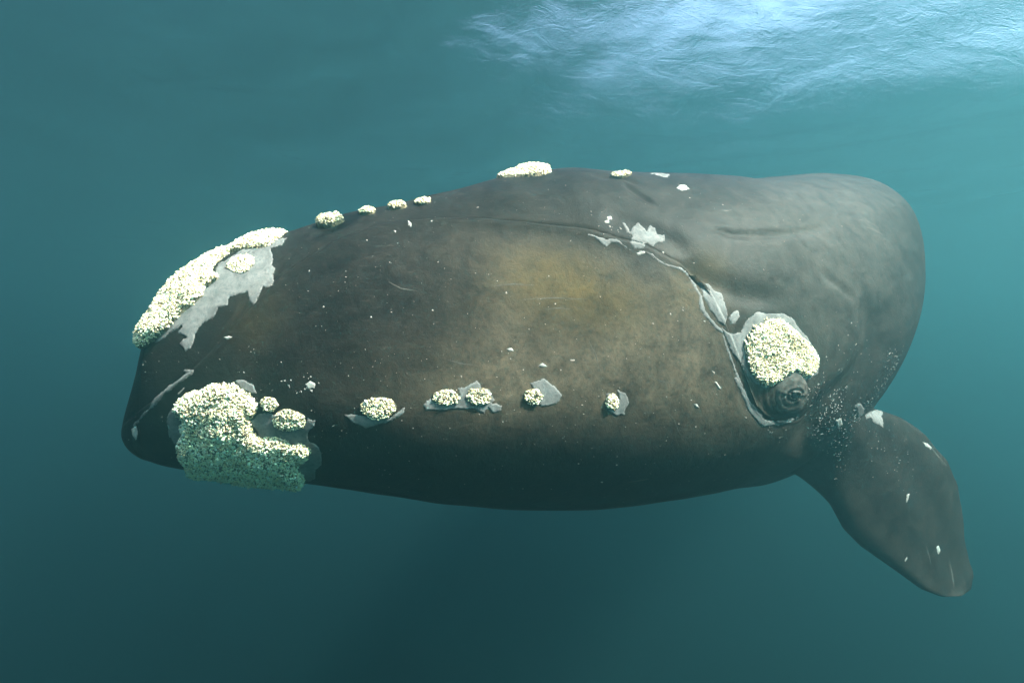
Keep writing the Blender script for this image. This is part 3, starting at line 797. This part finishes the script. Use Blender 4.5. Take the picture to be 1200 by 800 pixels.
SCRATCHES = [[(1006, 257), (1018, 260), (1030, 267)], [(1012, 265), (1024, 269), (1036, 276)], [(1090, 522), (1099, 534), (1110, 546)], [(1112, 655), (1116, 672), (1118, 688)], [(1085, 638), (1089, 652), (1091, 660)],
             [(578, 335), (600, 333), (626, 334)], [(612, 351), (650, 349), (690, 351)], [(640, 362), (655, 361), (668, 362)], [(845, 246), (852, 247), (858, 246)], [(735, 585 - 20), (748, 563), (760, 561)],
             [(455, 330), (470, 338), (490, 341)], [(520, 420), (540, 426), (562, 428)], [(780, 480), (790, 492), (796, 508)], [(690, 400), (698, 415), (702, 432)], [(760, 440), (775, 447), (792, 449)]]
for ln in SCRATCHES:
    peel(band(ln, [.5, 1.3, .5]), lift=.002, ragged=.15, step_px=.5, mat=M_SCR, name='scratch')
for pl in PEELS:
    A_ = np.array(pl); big = np.prod(A_.max(0) - A_.min(0)) > 160
    peel(pl, ragged=1.5 if big else .4, step_px=1.0 if big else .7, mat=M_PEEL if big else M_FLAKE)

# small flakes and specks, too many to tell apart
def flakes(name, spots, mat):
    V, Fq = [], []
    for px, py, r in spots:
        h_ = hit(px, py)
        if h_ is None: continue
        c, n = h_
        if n.dot(-c.normalized()) < .12: continue
        t1 = n.cross(Vector((rng.normal(), rng.normal(), rng.normal()))).normalized(); t2 = n.cross(t1)
        k = 7; base = len(V); V.append(c + n * .0035)
        ex = rng.uniform(.5, 1.0)
        for q in range(k):
            an = 2 * math.pi * q / k; rr = r * rng.uniform(.55, 1.25)
            V.append(c + t1 * (rr * math.cos(an)) + t2 * (rr * ex * math.sin(an)) + n * .001)
        for q in range(k): Fq.append((base, base + 1 + q, base + 1 + (q + 1) % k))
    o = mesh_obj(name, np.array([tuple(v) for v in V]), Fq, mat, whale, smooth=False)
    o['kind'] = 'stuff'
    return o
sp_ = []
for _ in range(900): sp_.append((rng.uniform(150, 1080), rng.uniform(200, 595), .0016 + .0022 * rng.random() ** 2))
for _ in range(90): sp_.append((rng.uniform(170, 1070), rng.uniform(210, 580), rng.uniform(.003, .0075)))
def cluster(line, n, spread, r0, r1):
    for _ in range(n):
        k = rng.random(); p_ = along(line, k)
        sp_.append((p_[0] + rng.normal(0, spread), p_[1] + rng.normal(0, spread), rng.uniform(r0, r1)))
cluster([(1050, 410), (1047, 440), (1030, 462), (1010, 478)], 110, 5, .003, .008)
cluster([(1010, 478), (1000, 490), (985, 505)], 70, 7, .0025, .007)
cluster([(988, 455), (975, 478), (962, 495), (960, 515)], 110, 6, .0028, .0075)
cluster([(985, 505), (980, 530), (985, 548)], 50, 8, .0025, .007)
cluster([(1000, 390), (990, 430), (960, 452)], 40, 14, .003, .008)
cluster([(955, 450), (945, 475)], 26, 5, .003, .007)
cluster([(880, 500), (930, 508)], 14, 6, .004, .008)
cluster([(330, 445), (370, 452)], 14, 8, .003, .007)
cluster([(1020, 500), (1060, 560)], 30, 14, .003, .008)
cluster([(690, 250), (760, 290)], 16, 10, .003, .008)
flakes('skin_flakes', sp_, M_FLAKE)

# the eye in its rings of wrinkled skin, on both sides
def make_eye(c, n, fwd):
    up = Vector((0, 0, 1)); e1 = (fwd - n * fwd.dot(n)).normalized(); e2 = n.cross(e1).normalized()
    if e2.z < 0: e2 = -e2
    prof = [(.024, .004), (.028, .020), (.037, .027), (.047, .020), (.052, .011), (.062, .020), (.074, .019), (.084, .009), (.096, .011), (.108, .006), (.120, .001), (.145, -.012)]
    NA = 48; V, Fq = [], []
    for r, h in prof:
        for k in range(NA):
            an = 2 * math.pi * k / NA
            wob = 1 + .05 * math.sin(an * 2 + r * 40) + .12 * noise.noise((math.cos(an) * 2, math.sin(an) * 2, r * 25))
            sq = .50 + 1.1 * min(r, .11) / .3
            hh = h * (1 + .4 * noise.noise((math.cos(an) * 2.5, math.sin(an) * 2.5, r * 9 + 4))) * (1.15 if math.sin(an) > 0 else .85)
            V.append(c + e1 * (r * wob * math.cos(an)) + e2 * (r * wob * sq * math.sin(an)) + n * (hh - .004))
    for a_ in range(len(prof) - 1):
        for k in range(NA): Fq.append((a_ * NA + k, a_ * NA + (k + 1) % NA, (a_ + 1) * NA + (k + 1) % NA, (a_ + 1) * NA + k))
    lid = mesh_obj('eyelid', np.array([tuple(v) for v in V]), Fq, M_LID, whale)
    V, Fq = [], []
    R_ = .038; cc = c - n * .012
    for i in range(13):
        th_ = math.pi * i / 12
        for k in range(24):
            an = 2 * math.pi * k / 24
            V.append(cc + n * (R_ * math.cos(th_)) + e1 * (R_ * math.sin(th_) * math.cos(an)) + e2 * (R_ * math.sin(th_) * math.sin(an)))
    for i in range(12):
        for k in range(24): Fq.append((i * 24 + k, i * 24 + (k + 1) % 24, (i + 1) * 24 + (k + 1) % 24, (i + 1) * 24 + k))
    eye = mesh_obj('eye', np.array([tuple(v) for v in V]), Fq, M_EYE, whale)
    eye['label'] = 'dark eye below the heart-shaped callosity'
    return eye
ec, en = hit(*EYE)
ie = int(np.argmin((cx - ec.x) ** 2 * 0 + np.abs((cx - ec.x) * tx + (cy - ec.y) * ty)))
make_eye(ec, en, Vector((-tx[ie], -ty[ie], 0)))
lv = Vector((nx[ie], ny[ie], 0)); lcen = Vector((cx[ie], cy[ie], 0))
ec2 = ec - lv * (2 * (ec - lcen).dot(lv)); en2 = en - lv * (2 * en.dot(lv))
make_eye(ec2, en2, Vector((-tx[ie], -ty[ie], 0)))
